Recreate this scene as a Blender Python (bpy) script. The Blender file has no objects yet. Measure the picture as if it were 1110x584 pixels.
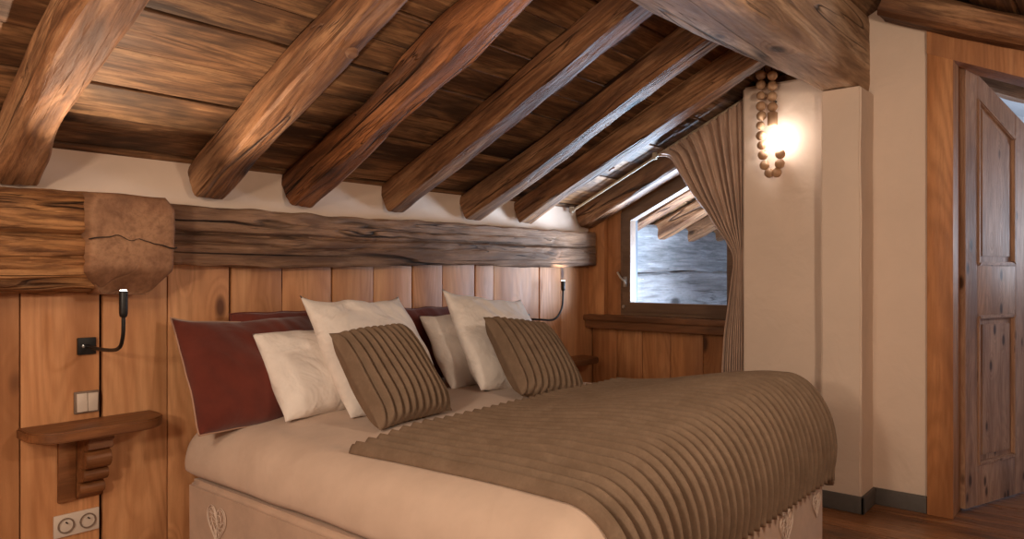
import bpy, bmesh, math, random
from mathutils import Vector, Matrix, noise
PI = math.pi
S = bpy.context.scene
COL = S.collection
random.seed(7)

# ------------------------------------------------------------------ helpers
def srgb(r, g, b):
    def f(c):
        c /= 255.0
        return c / 12.92 if c <= 0.04045 else ((c + 0.055) / 1.055) ** 2.4
    return (f(r), f(g), f(b), 1.0)

def nz(p, s=1.0, o=0.0):
    return noise.noise(Vector((p[0] * s + o, p[1] * s + o * 1.7, p[2] * s - o * 2.3)))

class MB:
    """collects shapes into one mesh"""
    def __init__(self):
        self.bm = bmesh.new()
    def box(self, x0, x1, y0, y1, z0, z1, bev=0.0, seg=2, M=None):
        b = bmesh.new()
        vs = [b.verts.new((x, y, z)) for x in (x0, x1) for y in (y0, y1) for z in (z0, z1)]
        for f in ((0, 1, 3, 2), (4, 6, 7, 5), (0, 4, 5, 1), (2, 3, 7, 6), (0, 2, 6, 4), (1, 5, 7, 3)):
            b.faces.new([vs[i] for i in f])
        if bev > 0:
            bmesh.ops.bevel(b, geom=b.edges[:], offset=bev, segments=seg, affect='EDGES', profile=0.6)
        self._add(b, M)
        return self
    def prism(self, pts, a0, a1, axis='x', bev=0.0, M=None):
        """pts polygon in the plane normal to axis; extruded a0..a1"""
        b = bmesh.new()
        def mk(p, a):
            if axis == 'x': return (a, p[0], p[1])
            if axis == 'y': return (p[0], a, p[1])
            return (p[0], p[1], a)
        A = [b.verts.new(mk(p, a0)) for p in pts]
        B = [b.verts.new(mk(p, a1)) for p in pts]
        n = len(pts)
        b.faces.new(A); b.faces.new(B[::-1])
        for i in range(n):
            b.faces.new((A[i], B[i], B[(i + 1) % n], A[(i + 1) % n]))
        bmesh.ops.recalc_face_normals(b, faces=b.faces[:])
        if bev > 0:
            bmesh.ops.bevel(b, geom=b.edges[:], offset=bev, segments=2, affect='EDGES')
        self._add(b, M)
        return self
    def tube(self, pts, r, seg=12, cap=True):
        b = bmesh.new()
        pts = [Vector(p) for p in pts]
        rs = r if isinstance(r, (list, tuple)) else [r] * len(pts)
        rings = []
        up = Vector((0, 0, 1))
        prev = None
        for i, p in enumerate(pts):
            t = (pts[min(i + 1, len(pts) - 1)] - pts[max(i - 1, 0)]).normalized()
            if prev is None:
                a = up if abs(t.z) < 0.9 else Vector((1, 0, 0))
                n = t.cross(a).normalized()
            else:
                n = (prev - t * prev.dot(t)).normalized()
            prev = n
            m = t.cross(n)
            rings.append([b.verts.new(p + (n * math.cos(2 * PI * k / seg) + m * math.sin(2 * PI * k / seg)) * rs[i]) for k in range(seg)])
        for A, B in zip(rings, rings[1:]):
            for k in range(seg):
                b.faces.new((A[k], A[(k + 1) % seg], B[(k + 1) % seg], B[k]))
        if cap:
            b.faces.new(rings[0][::-1]); b.faces.new(rings[-1])
        bmesh.ops.recalc_face_normals(b, faces=b.faces[:])
        self._add(b, None)
        return self
    def lathe(self, prof, M=None, seg=24):
        """prof list of (r, z)"""
        b = bmesh.new()
        rings = []
        for r, z in prof:
            if r < 1e-6:
                rings.append([b.verts.new((0, 0, z))])
            else:
                rings.append([b.verts.new((r * math.cos(2 * PI * k / seg), r * math.sin(2 * PI * k / seg), z)) for k in range(seg)])
        for A, B in zip(rings, rings[1:]):
            for k in range(seg):
                k2 = (k + 1) % seg
                if len(A) == 1 and len(B) == 1: continue
                if len(A) == 1: b.faces.new((A[0], B[k2], B[k]))
                elif len(B) == 1: b.faces.new((A[k], A[k2], B[0]))
                else: b.faces.new((A[k], A[k2], B[k2], B[k]))
        bmesh.ops.recalc_face_normals(b, faces=b.faces[:])
        self._add(b, M)
        return self
    def _add(self, b, M):
        if M is not None:
            b.transform(M)
        me = bpy.data.meshes.new('tmp')
        b.to_mesh(me); b.free()
        self.bm.from_mesh(me)
        bpy.data.meshes.remove(me)

def link_mesh(name, bm, mat, parent=None, M=None, smooth=True, angle=0.7):
    me = bpy.data.meshes.new(name)
    bm.to_mesh(me); bm.free()
    o = bpy.data.objects.new(name, me)
    COL.objects.link(o)
    me.materials.append(mat)
    if smooth:
        me.polygons.foreach_set('use_smooth', [True] * len(me.polygons))
        try:
            me.set_sharp_from_angle(angle=angle)
        except Exception:
            pass
    if parent is not None:
        o.parent = parent
    if M is not None:
        o.matrix_local = M
    return o

def build(name, mb, mat, parent=None, M=None, **k):
    return link_mesh(name, mb.bm, mat, parent, M, **k)

def tag(o, label=None, cat=None, group=None, kind=None):
    if label: o['label'] = label
    if cat: o['category'] = cat
    if group: o['group'] = group
    if kind: o['kind'] = kind
    return o

def empty(name, loc, rz=0.0, M=None):
    o = bpy.data.objects.new(name, None)
    o.empty_display_size = 0.1
    COL.objects.link(o)
    if M is not None: o.matrix_world = M
    else:
        o.location = loc; o.rotation_euler = (0, 0, rz)
    return o

def copy_tree(o, parent=None):
    c = o.copy(); COL.objects.link(c)
    if parent is not None:
        c.parent = parent
    for ch in list(o.children):
        copy_tree(ch, c)
    return c

# ------------------------------------------------------------------ node helper
class NT:
    def __init__(self, name):
        self.m = bpy.data.materials.new(name)
        self.m.use_nodes = True
        self.t = self.m.node_tree
        self.t.nodes.clear()
        self.out = self.t.nodes.new('ShaderNodeOutputMaterial')
        self.b = self.t.nodes.new('ShaderNodeBsdfPrincipled')
        self.t.links.new(self.b.outputs[0], self.out.inputs[0])
    def set(self, sock, v):
        if isinstance(v, bpy.types.NodeSocket): self.t.links.new(v, sock)
        else: sock.default_value = v
    def n(self, typ, **k):
        nd = self.t.nodes.new(typ)
        for a, v in k.items(): setattr(nd, a, v)
        return nd
    def coord(self, which='Object'):
        return self.n('ShaderNodeTexCoord').outputs[which]
    def math(self, op, a, b=None, c=None, clamp=False):
        nd = self.n('ShaderNodeMath', operation=op, use_clamp=clamp)
        self.set(nd.inputs[0], a)
        if b is not None: self.set(nd.inputs[1], b)
        if c is not None: self.set(nd.inputs[2], c)
        return nd.outputs[0]
    def vmath(self, op, a, b=None, scale=None):
        nd = self.n('ShaderNodeVectorMath', operation=op)
        self.set(nd.inputs[0], a)
        if b is not None: self.set(nd.inputs[1], b)
        if scale is not None: self.set(nd.inputs['Scale'], scale)
        return nd.outputs[0]
    def mul(self, v, xyz): return self.vmath('MULTIPLY', v, xyz)
    def noise(self, vec, scale, detail=3.0, rough=0.5, dist=0.0, color=False):
        nd = self.n('ShaderNodeTexNoise')
        self.set(nd.inputs['Vector'], vec)
        nd.inputs['Scale'].default_value = scale
        nd.inputs['Detail'].default_value = detail
        nd.inputs['Roughness'].default_value = rough
        nd.inputs['Distortion'].default_value = dist
        return nd.outputs['Color' if color else 'Fac']
    def mapr(self, v, a, b, c=0.0, d=1.0, smooth=False):
        nd = self.n('ShaderNodeMapRange')
        if smooth: nd.interpolation_type = 'SMOOTHSTEP'
        self.set(nd.inputs[0], v)
        for i, x in enumerate((a, b, c, d)): nd.inputs[i + 1].default_value = x
        return nd.outputs[0]
    def mix(self, fac, a, b, mode='MIX'):
        nd = self.n('ShaderNodeMix', data_type='RGBA', blend_type=mode)
        self.set(nd.inputs[0], fac)
        self.set(nd.inputs[6], a); self.set(nd.inputs[7], b)
        return nd.outputs[2]
    def ramp(self, fac, stops):
        nd = self.n('ShaderNodeValToRGB')
        el = nd.color_ramp.elements
        while len(el) < len(stops): el.new(0.5)
        for e, (p, c) in zip(el, stops):
            e.position = p; e.color = c
        self.set(nd.inputs[0], fac)
        return nd.outputs[0]
    def bump(self, h, strength=0.3, dist=0.01, nrm=None):
        nd = self.n('ShaderNodeBump')
        nd.inputs['Strength'].default_value = strength
        nd.inputs['Distance'].default_value = dist
        self.set(nd.inputs['Height'], h)
        if nrm is not None: self.set(nd.inputs['Normal'], nrm)
        return nd.outputs[0]

def wood(name, dark, mid, light, axis='x', island=False, knots=0.35, crack=0.0, fib=0.25, ring=0.35, bump=0.25,
         rough=0.55, blotch=None, blotch_amt=0.0, var=0.25, size=1.0, knotcol=None, spec=0.35):
    t = NT(name)
    co = t.coord()
    if island:
        rnd = t.n('ShaderNodeNewGeometry').outputs['Random Per Island']
    else:
        rnd = t.n('ShaderNodeObjectInfo').outputs['Random']
    r1 = t.math('MULTIPLY', rnd, 41.0)
    cmb = t.n('ShaderNodeCombineXYZ')
    t.set(cmb.inputs[0], r1); t.set(cmb.inputs[1], t.math('MULTIPLY', rnd, 17.3)); t.set(cmb.inputs[2], t.math('MULTIPLY', rnd, 29.7))
    v = t.vmath('ADD', co, cmb.outputs[0])
    def st(k):
        return {'x': (k, 1, 1), 'y': (1, k, 1), 'z': (1, 1, k)}[axis]
    # knots: local swelling of the grain
    vk = t.mul(v, st(0.45))
    vo = t.n('ShaderNodeTexVoronoi', feature='F1')
    t.set(vo.inputs['Vector'], vk); vo.inputs['Scale'].default_value = 6.0 / size
    kd = vo.outputs['Distance']
    sep = t.n('ShaderNodeSeparateColor'); t.set(sep.inputs[0], vo.outputs['Color'])
    gate = t.math('LESS_THAN', sep.outputs[0], knots)
    ksz = t.math('MULTIPLY_ADD', sep.outputs[1], 0.10, 0.12)
    kn = t.math('MULTIPLY', gate, t.math('SUBTRACT', 1.0, t.math('DIVIDE', kd, ksz), clamp=True))
    halo = t.math('MULTIPLY', gate, t.math('SUBTRACT', 1.0, t.math('DIVIDE', kd, t.math('MULTIPLY', ksz, 2.2)), clamp=True))
    vs = t.mul(v, st(0.14))
    big = t.noise(vs, 5.0 / size, 3.0, 0.55, 0.6)
    grain_in = t.math('ADD', t.math('MULTIPLY', t.noise(vs, 3.2 / size, 1.5, 0.4, 0.3), 22.0), t.math('MULTIPLY', halo, 3.0))
    rg = t.math('POWER', t.math('ABSOLUTE', t.math('SINE', t.math('MULTIPLY', grain_in, PI))), 3.0)
    fv = t.mul(v, st(0.055))
    fb = t.noise(fv, 90.0 / size, 5.0, 0.7)
    st2 = t.noise(t.mul(v, st(0.11)), 24.0 / size, 4.0, 0.7, 0.3)
    base = t.ramp(big, [(0.30, dark), (0.5, mid), (0.70, light)])
    base = t.mix(t.math('MULTIPLY', rg, ring), base, dark)
    base = t.mix(t.math('MULTIPLY', t.mapr(fb, 0.46, 0.60), fib), base, dark)
    base = t.mix(t.math('MULTIPLY', t.mapr(st2, 0.50, 0.64), min(0.9, fib * 1.6)), base, dark)
    base = t.mix(t.math('MULTIPLY', t.mapr(st2, 0.46, 0.34), min(0.5, fib)), base, light)
    iso = t.noise(t.mul(v, st(0.5)), 60.0 / size, 4.0, 0.75)
    base = t.mix(t.math('MULTIPLY', t.mapr(iso, 0.54, 0.68), fib * 0.6), base, dark)
    kc = knotcol or tuple(c * 0.35 for c in dark[:3]) + (1,)
    base = t.mix(t.math('MULTIPLY', t.mapr(halo, 0.2, 1.0), 0.5), base, dark)
    base = t.mix(t.mapr(kn, 0.0, 0.5, 0, 0.9), base, kc)
    h = t.math('ADD', t.math('MULTIPLY', fb, 0.6), t.math('ADD', t.math('MULTIPLY', rg, -0.25), t.math('MULTIPLY', st2, 0.8)))
    if blotch:
        bl = t.noise(t.mul(v, st(0.3)), 2.6 / size, 4.0, 0.6, 0.8)
        base = t.mix(t.math('MULTIPLY', t.mapr(bl, 0.5, 0.68, smooth=True), blotch_amt), base, blotch)
    if crack > 0:
        cn = t.noise(t.mul(v, st(0.05)), 7.0 / size, 2.0, 0.45, 0.5)
        cr = t.mapr(t.math('ABSOLUTE', t.math('SUBTRACT', cn, 0.5)), 0.0, 0.012, 1.0, 0.0)
        cg = t.mapr(t.noise(t.mul(v, st(0.4)), 3.0, 2.0), 0.42, 0.56)
        cr = t.math('MULTIPLY', cr, cg)
        # fine checking
        cn2 = t.noise(t.mul(v, st(0.045)), 26.0 / size, 2.0, 0.5, 0.4)
        cr2 = t.mapr(t.math('ABSOLUTE', t.math('SUBTRACT', cn2, 0.52)), 0.0, 0.012, 0.7, 0.0)
        cr2 = t.math('MULTIPLY', cr2, t.mapr(t.noise(t.mul(v, st(0.3)), 5.0, 2.0), 0.48, 0.62))
        cc = t.math('MULTIPLY', t.math('MAXIMUM', cr, cr2), crack, clamp=True)
        base = t.mix(cc, base, tuple(c * 0.12 for c in dark[:3]) + (1,))
        h = t.math('SUBTRACT', h, t.math('MULTIPLY', cc, 2.0))
    hsv = t.n('ShaderNodeHueSaturation')
    t.set(hsv.inputs['Color'], base)
    t.set(hsv.inputs['Value'], t.math('MULTIPLY_ADD', rnd, 2 * var, 1.0 - var))
    t.set(t.b.inputs['Base Color'], hsv.outputs[0])
    t.set(t.b.inputs['Roughness'], t.mapr(fb, 0.3, 0.8, rough - 0.08, rough + 0.15))
    t.b.inputs['Specular IOR Level'].default_value = spec
    t.set(t.b.inputs['Normal'], t.bump(h, bump, 0.009 if crack > 0.3 else 0.004))
    return t.m

def cloth(name, col, col2=None, weave=900.0, bump=0.15, rough=0.95, wr=0.35, wscale=5.0, sheen=0.15, fuzz=0.0):
    t = NT(name)
    co = t.coord()
    big = t.noise(co, 9.0, 4.0, 0.6)
    c2 = col2 or tuple(c * 0.85 for c in col[:3]) + (1,)
    base = t.mix(t.mapr(big, 0.35, 0.7), col, c2)
    if fuzz > 0:
        fz = t.noise(co, 160.0, 3.0, 0.7)
        base = t.mix(t.math('MULTIPLY', t.mapr(fz, 0.4, 0.7), fuzz), base, tuple(c * 0.55 for c in col[:3]) + (1,))
        pat = t.noise(co, 22.0, 3.0, 0.6, 1.0)
        base = t.mix(t.math('MULTIPLY', t.mapr(pat, 0.5, 0.68), fuzz * 0.8), base, tuple(min(1, c * 1.45) for c in col[:3]) + (1,))
    t.set(t.b.inputs['Base Color'], base)
    t.b.inputs['Roughness'].default_value = rough
    t.b.inputs['Sheen Weight'].default_value = sheen
    t.b.inputs['Specular IOR Level'].default_value = 0.1
    w = t.noise(co, weave, 1.0, 0.5)
    wr_n = t.noise(co, wscale, 3.0, 0.5, 1.2)
    n1 = t.bump(wr_n, wr, 0.03)
    t.set(t.b.inputs['Normal'], t.bump(w, bump, 0.002, n1))
    return t.m

def plain(name, col, rough=0.5, metal=0.0, spec=0.5, bump=0.0, bscale=40.0, emit=None, estr=0.0):
    t = NT(name)
    co = t.coord()
    v = t.noise(co, 14.0, 3.0, 0.6)
    t.set(t.b.inputs['Base Color'], t.mix(t.mapr(v, 0.3, 0.7), col, tuple(c * 0.88 for c in col[:3]) + (1,)))
    t.b.inputs['Roughness'].default_value = rough
    t.b.inputs['Metallic'].default_value = metal
    t.b.inputs['Specular IOR Level'].default_value = spec
    if bump > 0:
        t.set(t.b.inputs['Normal'], t.bump(t.noise(co, bscale, 4.0, 0.6), bump, 0.01))
    if emit:
        t.b.inputs['Emission Color'].default_value = emit
        t.b.inputs['Emission Strength'].default_value = estr
    return t.m

def glass(name, col=(1, 1, 1, 1), rough=0.0):
    t = NT(name)
    t.t.nodes.remove(t.b)
    tr = t.n('ShaderNodeBsdfTransparent'); tr.inputs[0].default_value = col
    gl = t.n('ShaderNodeBsdfGlossy'); gl.inputs['Roughness'].default_value = 0.02
    lw = t.n('ShaderNodeLayerWeight'); lw.inputs[0].default_value = 0.35
    fac = t.math('MULTIPLY_ADD', t.math('POWER', lw.outputs['Facing'], 4.0), 0.5, 0.03)
    mx = t.n('ShaderNodeMixShader')
    t.t.links.new(fac, mx.inputs[0]); t.t.links.new(tr.outputs[0], mx.inputs[1]); t.t.links.new(gl.outputs[0], mx.inputs[2])
    t.t.links.new(mx.outputs[0], t.out.inputs[0])
    return t.m

def plaster(name, col):
    t = NT(name)
    co = t.coord()
    a = t.noise(co, 2.2, 5.0, 0.6, 0.4)
    t.set(t.b.inputs['Base Color'], t.mix(t.mapr(a, 0.35, 0.7), col, tuple(c * 0.93 for c in col[:3]) + (1,)))
    t.b.inputs['Roughness'].default_value = 0.92
    t.b.inputs['Specular IOR Level'].default_value = 0.15
    n1 = t.bump(t.noise(co, 5.0, 3.0, 0.5, 0.5), 0.35, 0.03)
    t.set(t.b.inputs['Normal'], t.bump(t.noise(co, 120.0, 3.0, 0.6), 0.12, 0.003, n1))
    return t.m

# ------------------------------------------------------------------ materials
M = {}
M['ceil'] = wood('ceiling_boards', srgb(58, 38, 24), srgb(126, 88, 58), srgb(172, 130, 90), 'x', island=True, knots=0.35,
                 crack=0.3, ring=0.4, fib=0.45, bump=0.4, rough=0.6, blotch=srgb(46, 32, 22), blotch_amt=0.85, var=0.22)
M['rafter'] = wood('rafter_wood', srgb(80, 50, 32), srgb(146, 100, 66), srgb(182, 138, 100), 'x', knots=0.4, crack=0.9, ring=0.35, fib=0.45,
                   bump=0.7, rough=0.6, blotch=srgb(76, 54, 40), blotch_amt=0.6, var=0.1)
M['rafter_bark'] = wood('bark_marked_rafter', srgb(66, 38, 22), srgb(148, 92, 54), srgb(188, 122, 74), 'x', knots=0.3, crack=1.0, ring=0.3, fib=0.4,
                        bump=1.0, rough=0.6, blotch=srgb(36, 20, 14), blotch_amt=1.0, var=0.05)
M['ridge'] = wood('ridge_beam_wood', srgb(108, 78, 56), srgb(184, 146, 112), srgb(222, 190, 158), 'x', knots=0.3, crack=0.9, ring=0.3, fib=0.22,
                  bump=0.8, rough=0.65, blotch=srgb(116, 88, 66), blotch_amt=0.6, var=0.05)
M['old'] = wood('weathered_beam', srgb(84, 58, 42), srgb(146, 110, 82), srgb(182, 146, 116), 'x', knots=0.45, crack=1.0, ring=0.25, fib=0.33,
                bump=1.0, rough=0.75, blotch=srgb(76, 54, 40), blotch_amt=0.6, var=0.05)
M['log'] = wood('round_log', srgb(78, 46, 26), srgb(154, 104, 62), srgb(192, 140, 90), 'x', knots=0.4, crack=1.0, ring=0.35, fib=0.45,
                bump=1.0, rough=0.7, blotch=srgb(58, 36, 22), blotch_amt=0.7, var=0.05)
M['log_end'] = wood('cut_log_end', srgb(100, 68, 48), srgb(146, 106, 78), srgb(170, 130, 98), 'y', knots=0.1, crack=0.3, ring=0.2, fib=0.3,
                    bump=0.6, rough=0.75, blotch=srgb(96, 68, 50), blotch_amt=0.4, var=0.05, size=1.5)
M['panel'] = wood('pine_panelling', srgb(150, 98, 60), srgb(190, 134, 90), srgb(210, 158, 112), 'z', island=True, knots=0.5, ring=0.32,
                  fib=0.14, bump=0.15, rough=0.5, var=0.1, knotcol=srgb(86, 50, 30))
M['pine'] = wood('pine_trim', srgb(130, 82, 48), srgb(176, 118, 74), srgb(196, 140, 94), 'z', island=True, knots=0.55, ring=0.35,
                 fib=0.2, bump=0.2, rough=0.5, var=0.1, knotcol=srgb(76, 42, 24))
M['sillw'] = wood('dark_sill_wood', srgb(80, 50, 30), srgb(124, 80, 50), srgb(144, 98, 64), 'y', island=True, knots=0.1, ring=0.3,
                  bump=0.2, rough=0.5, var=0.08)
M['shelfw'] = wood('shelf_wood', srgb(88, 52, 28), srgb(140, 90, 54), srgb(164, 112, 70), 'x', knots=0.1, ring=0.4,
                   bump=0.2, rough=0.45, var=0.05)
M['doorw'] = wood('old_door_pine', srgb(122, 88, 68), srgb(170, 130, 104), srgb(188, 150, 122), 'z', island=True, knots=0.8, ring=0.3,
                  fib=0.25, bump=0.25, rough=0.55, var=0.06, knotcol=srgb(60, 34, 20), size=0.55)
M['floor'] = wood('floor_boards', srgb(74, 44, 26), srgb(144, 94, 58), srgb(172, 118, 76), 'y', island=True, knots=0.2, ring=0.3,
                  bump=0.2, rough=0.3, var=0.15, spec=0.5)
M['outlog'] = wood('silvered_log', srgb(90, 90, 92), srgb(138, 138, 140), srgb(168, 168, 170), 'x', size=2.2, knots=0.35, crack=1.0, ring=0.1, fib=0.5,
                   bump=0.4, rough=0.8, var=0.08)
M['winf'] = wood('window_frame_wood', srgb(84, 62, 48), srgb(108, 84, 66), srgb(122, 96, 76), 'y', knots=0.0, ring=0.15,
                 bump=0.1, rough=0.45, var=0.03)
M['bead'] = wood('bead_wood', srgb(150, 112, 84), srgb(190, 152, 118), srgb(208, 172, 138), 'z', knots=0.0, ring=0.2, bump=0.05, rough=0.5, var=0.12)
M['plaster'] = plaster('warm_plaster', srgb(220, 198, 180))
M['dark'] = plain('shadow_gap', srgb(38, 24, 16), 0.9)
M['white'] = cloth('white_cotton', srgb(240, 230, 222), weave=700, wr=0.8, wscale=6.0, bump=0.1)
M['duvet'] = cloth('duvet_cotton', srgb(206, 182, 164), srgb(198, 174, 156), weave=700, wr=0.35, wscale=3.0, bump=0.1)
M['base'] = cloth('bed_base_fabric', srgb(196, 168, 148), weave=500, wr=0.12, wscale=6.0)
M['burg'] = cloth('burgundy_wool', srgb(106, 50, 40), srgb(92, 43, 35), weave=500, wr=0.3, wscale=5.0, sheen=0.3)
M['burg_pipe'] = cloth('pale_piping', srgb(176, 140, 120), weave=500, wr=0.0)
M['velvet'] = cloth('taupe_velvet', srgb(132, 111, 93), srgb(118, 98, 81), weave=400, wr=0.1, wscale=9.0, sheen=0.12, fuzz=0.22, bump=0.4)
M['velvet'].node_tree.nodes['Principled BSDF'].inputs['Sheen Roughness'].default_value = 0.35
M['velvet'].node_tree.nodes['Principled BSDF'].inputs['Sheen Tint'].default_value = srgb(220, 190, 160)
M['curtain'] = cloth('brown_curtain', srgb(190, 160, 140), srgb(174, 144, 126), weave=500, wr=0.15, sheen=0.4)
M['rod'] = plain('cream_rod', srgb(186, 170, 148), 0.4)
M['black'] = plain('black_metal', srgb(24, 22, 22), 0.45, 0.3)
M['led'] = plain('led_lens', (1, 1, 1, 1), 0.3, emit=(1.0, 0.9, 0.8, 1), estr=25.0)
M['plastic'] = plain('white_plastic', srgb(206, 190, 176), 0.35)
M['plastic_edge'] = plain('grey_plastic', srgb(120, 100, 86), 0.5)
M['steel'] = plain('brushed_steel', srgb(190, 190, 190), 0.3, 1.0)
M['stone'] = plain('grey_stone_skirting', srgb(92, 86, 82), 0.7, bump=0.3)
M['bulb'] = plain('glowing_filament', (1, 1, 1, 1), 0.3, emit=(1.0, 0.94, 0.88, 1), estr=44.0)
M['glass'] = glass('clear_glass')
M['winglass'] = glass('window_glass', (0.97, 0.98, 1, 1))
M['thread'] = cloth('pale_embroidery', srgb(226, 206, 190), weave=600, wr=0.0)
M['slate'] = plain('dark_blue_grey_paint', srgb(52, 58, 66), 0.8)
M['snow'] = plain('snow', srgb(240, 244, 250), 0.8)
M['bluewall'] = plaster('pale_plaster', srgb(210, 212, 216))

# ------------------------------------------------------------------ layout numbers (metres)
YH = 2.91          # head wall
XW = 4.35          # window wall
XD = 4.12          # door wall
SL = 0.477         # roof pitch (tan)
ANG = math.atan(SL)
ZC0 = 1.64         # ceiling height at the head wall
YR, = (0.88,)
ZR = ZC0 + SL * (YH - YR)
def zc(y):
    return ZC0 + SL * (YH - y) if y > YR else ZR - SL * (YR - y)

# ------------------------------------------------------------------ room shell
def boards(mb, bounds, lo, hi, axis_fn, gap=0.004):
    for a, b in zip(bounds, bounds[1:]):
        axis_fn(mb, a + gap / 2, b - gap / 2, lo, hi)

# floor
mb = MB()
yy = -3.0
while yy < 3.0:
    pass
    break
xx = -2.6
while xx < 7.2:
    w = random.uniform(0.15, 0.2)
    mb.box(xx + 0.0015, xx + w - 0.0015, -3.2, 3.6, -0.05, random.uniform(-0.002, 0.0), 0.002, 1)
    xx += w
mb2 = MB(); 
build('floor', mb, M['floor']).__setitem__('kind', 'structure')

# ceiling (near slope: boards run along x; local x = world x, local y = up the slope)
def slope_matrix(x, y, z, sgn):
    # local y climbs the roof from the eaves; local z points up out of the roof
    if sgn > 0:   # head-wall side: climbing means world -y
        ex = Vector((1, 0, 0)); ey = Vector((0, -math.cos(ANG), math.sin(ANG)))
    else:
        ex = Vector((-1, 0, 0)); ey = Vector((0, math.cos(ANG), math.sin(ANG)))
    ez = ex.cross(ey)
    if ez.z < 0: ez = -ez; 
    m = Matrix.Identity(4)
    for i in range(3):
        m[i][0] = ex[i]; m[i][1] = ey[i]; m[i][2] = ez[i]
    m[0][3], m[1][3], m[2][3] = x, y, z
    return m

def board_slope(name, x0, x1, y_e, y_r, sgn, seed, mat):
    random.seed(seed)
    mb = MB()
    L = abs(y_r - y_e) / math.cos(ANG)
    s = -0.02
    i = 0
    while s < L:
        w = random.uniform(0.15, 0.215)
        lift = 0.0 if i % 2 == 0 else 0.007
        # two or three lengths per course
        cuts = [x0, x1]
        for a, b in zip(cuts, cuts[1:]):
            mb.box(a + 0.001, b - 0.001, s + 0.002, min(s + w, L) - 0.002, lift, 0.03 + lift, 0.003, 1)
        s += w; i += 1
    mb.box(x0, x1, 0, L, 0.038, 0.06)
    return build(name, mb, mat, M=slope_matrix(0, y_e, zc(y_e), sgn))

c = board_slope('ceiling', -2.6, 4.5, YH + 0.1, YR, 1, 3, M['ceil'])
c['kind'] = 'structure'
random.seed(11)
# other slope as second ceiling
mb = MB()
L = (YR + 3.2) / math.cos(ANG)
s = 0; i = 0
while s < L:
    w = random.uniform(0.15, 0.21)
    mb.box(-4.5, 2.6, L - min(s + w, L) + 0.002, L - s - 0.002, 0.007 * (i % 2), 0.03 + 0.007 * (i % 2), 0.003, 1)
    s += w; i += 1
mb.box(-4.5, 2.6, 0, L, 0.038, 0.06)
c = build('ceiling', mb, M['ceil'], M=slope_matrix(0, -3.2, zc(-3.2), -1))
c['kind'] = 'structure'

# head wall panelling
random.seed(5)
bx = [-2.5, -2.2, -1.95, -1.7, -1.42, -1.18, -0.9, -0.65, -0.38, -0.1, 0.15, 0.42, 0.62, 0.837, 1.097, 1.342, 1.608, 1.856, 2.127, 2.38, 2.643, 2.867, 3.133, 3.297, 3.744, 3.98, 4.36]
wide = {1.097, 1.608, 2.127, 2.643, 3.133, 3.744}
mb = MB()
for a, b in zip(bx, bx[1:]):
    ga = 0.006 if a in wide else 0.002
    gb = 0.006 if b in wide else 0.002
    mb.box(a + ga, b - gb, YH, YH + 0.03, 0.0, 1.40, 0.004, 2)
o = build('wall_head_panelling', mb, M['panel']); tag(o, kind='structure')
o.name = 'wall_head'
mb = MB()
mb.box(-2.6, 4.5, YH + 0.022, YH + 0.05, 0.0, 1.40)
o = build('wall_head_backing', mb, M['dark']); o['kind'] = 'structure'; o.name = 'wall_head_gaps'
# plaster strip above
mb = MB()
mb.box(-2.6, 4.34, YH, YH + 0.25, 1.40, ZC0 + 0.03)
o = build('wall_head_plaster', mb, M['plaster'], angle=0.3); o['kind'] = 'structure'

# plaster gable wall: door wall, chimney-like column, lamp face
def soft_box(mb, x0, x1, y0, y1, z0, z1, n=0.006, r=0.012, seed=0, cell=0.06):
    b = bmesh.new()
    vs = [b.verts.new((x, y, z)) for x in (x0, x1) for y in (y0, y1) for z in (z0, z1)]
    for f in ((0, 1, 3, 2), (4, 6, 7, 5), (0, 4, 5, 1), (2, 3, 7, 6), (0, 2, 6, 4), (1, 5, 7, 3)):
        b.faces.new([vs[i] for i in f])
    # slice
    for ax, lo, hi in ((0, x0, x1), (1, y0, y1), (2, z0, z1)):
        k = max(1, int((hi - lo) / cell))
        for i in range(1, k):
            co = [0, 0, 0]; co[ax] = lo + (hi - lo) * i / k
            no = [0, 0, 0]; no[ax] = 1
            bmesh.ops.bisect_plane(b, geom=b.verts[:] + b.edges[:] + b.faces[:], plane_co=co, plane_no=no)
    bmesh.ops.bevel(b, geom=[e for e in b.edges if len(e.link_faces) == 2 and e.calc_face_angle(0) > 1.0], offset=r, segments=3, affect='EDGES')
    bmesh.ops.recalc_face_normals(b, faces=b.faces[:])
    for v in b.verts:
        d = Vector((nz(v.co, 3.0, seed), nz(v.co, 3.0, seed + 9), 0)) * n
        v.co += d
    mb._add(b, None)

mb = MB()
soft_box(mb, 3.99, 4.40, 1.12, 1.652, 0.0, zc(1.652) + 0.0, n=0.003)
o = build('wall_lamp_side', mb, M['plaster'], angle=0.3); o['kind'] = 'structure'
mb = MB()
soft_box(mb, 3.90, 4.40, 1.005, 1.20, 0.0, 2.13, n=0.006, r=0.008, seed=4)
o = build('wall_column', mb, M['plaster'], angle=0.6); o['kind'] = 'structure'
# door wall in the plane XD
mb = MB()
mb.prism([(0.75, 0.0), (1.26, 0.0), (1.26, zc(1.26) + 0.01), (YR, ZR + 0.02), (0.75, zc(0.75) + 0.01)], XD, XD + 0.2, 'x')
mb.prism([(-3.2, 0.0), (-0.26, 0.0), (-0.26, zc(-0.26) + 0.01), (-3.2, zc(-3.2) + 0.01)], XD, XD + 0.2, 'x')
hz = lambda y: 2.407 + SL * (y - 0.75)      # top edge of the door header
mb.prism([(-0.26, hz(-0.26)), (0.75, hz(0.75)), (0.75, zc(0.75) + 0.01), (-0.26, zc(-0.26) + 0.01)], XD, XD + 0.2, 'x')
o = build('wall_door_side', mb, M['plaster'], angle=0.3); o['kind'] = 'structure'
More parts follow.
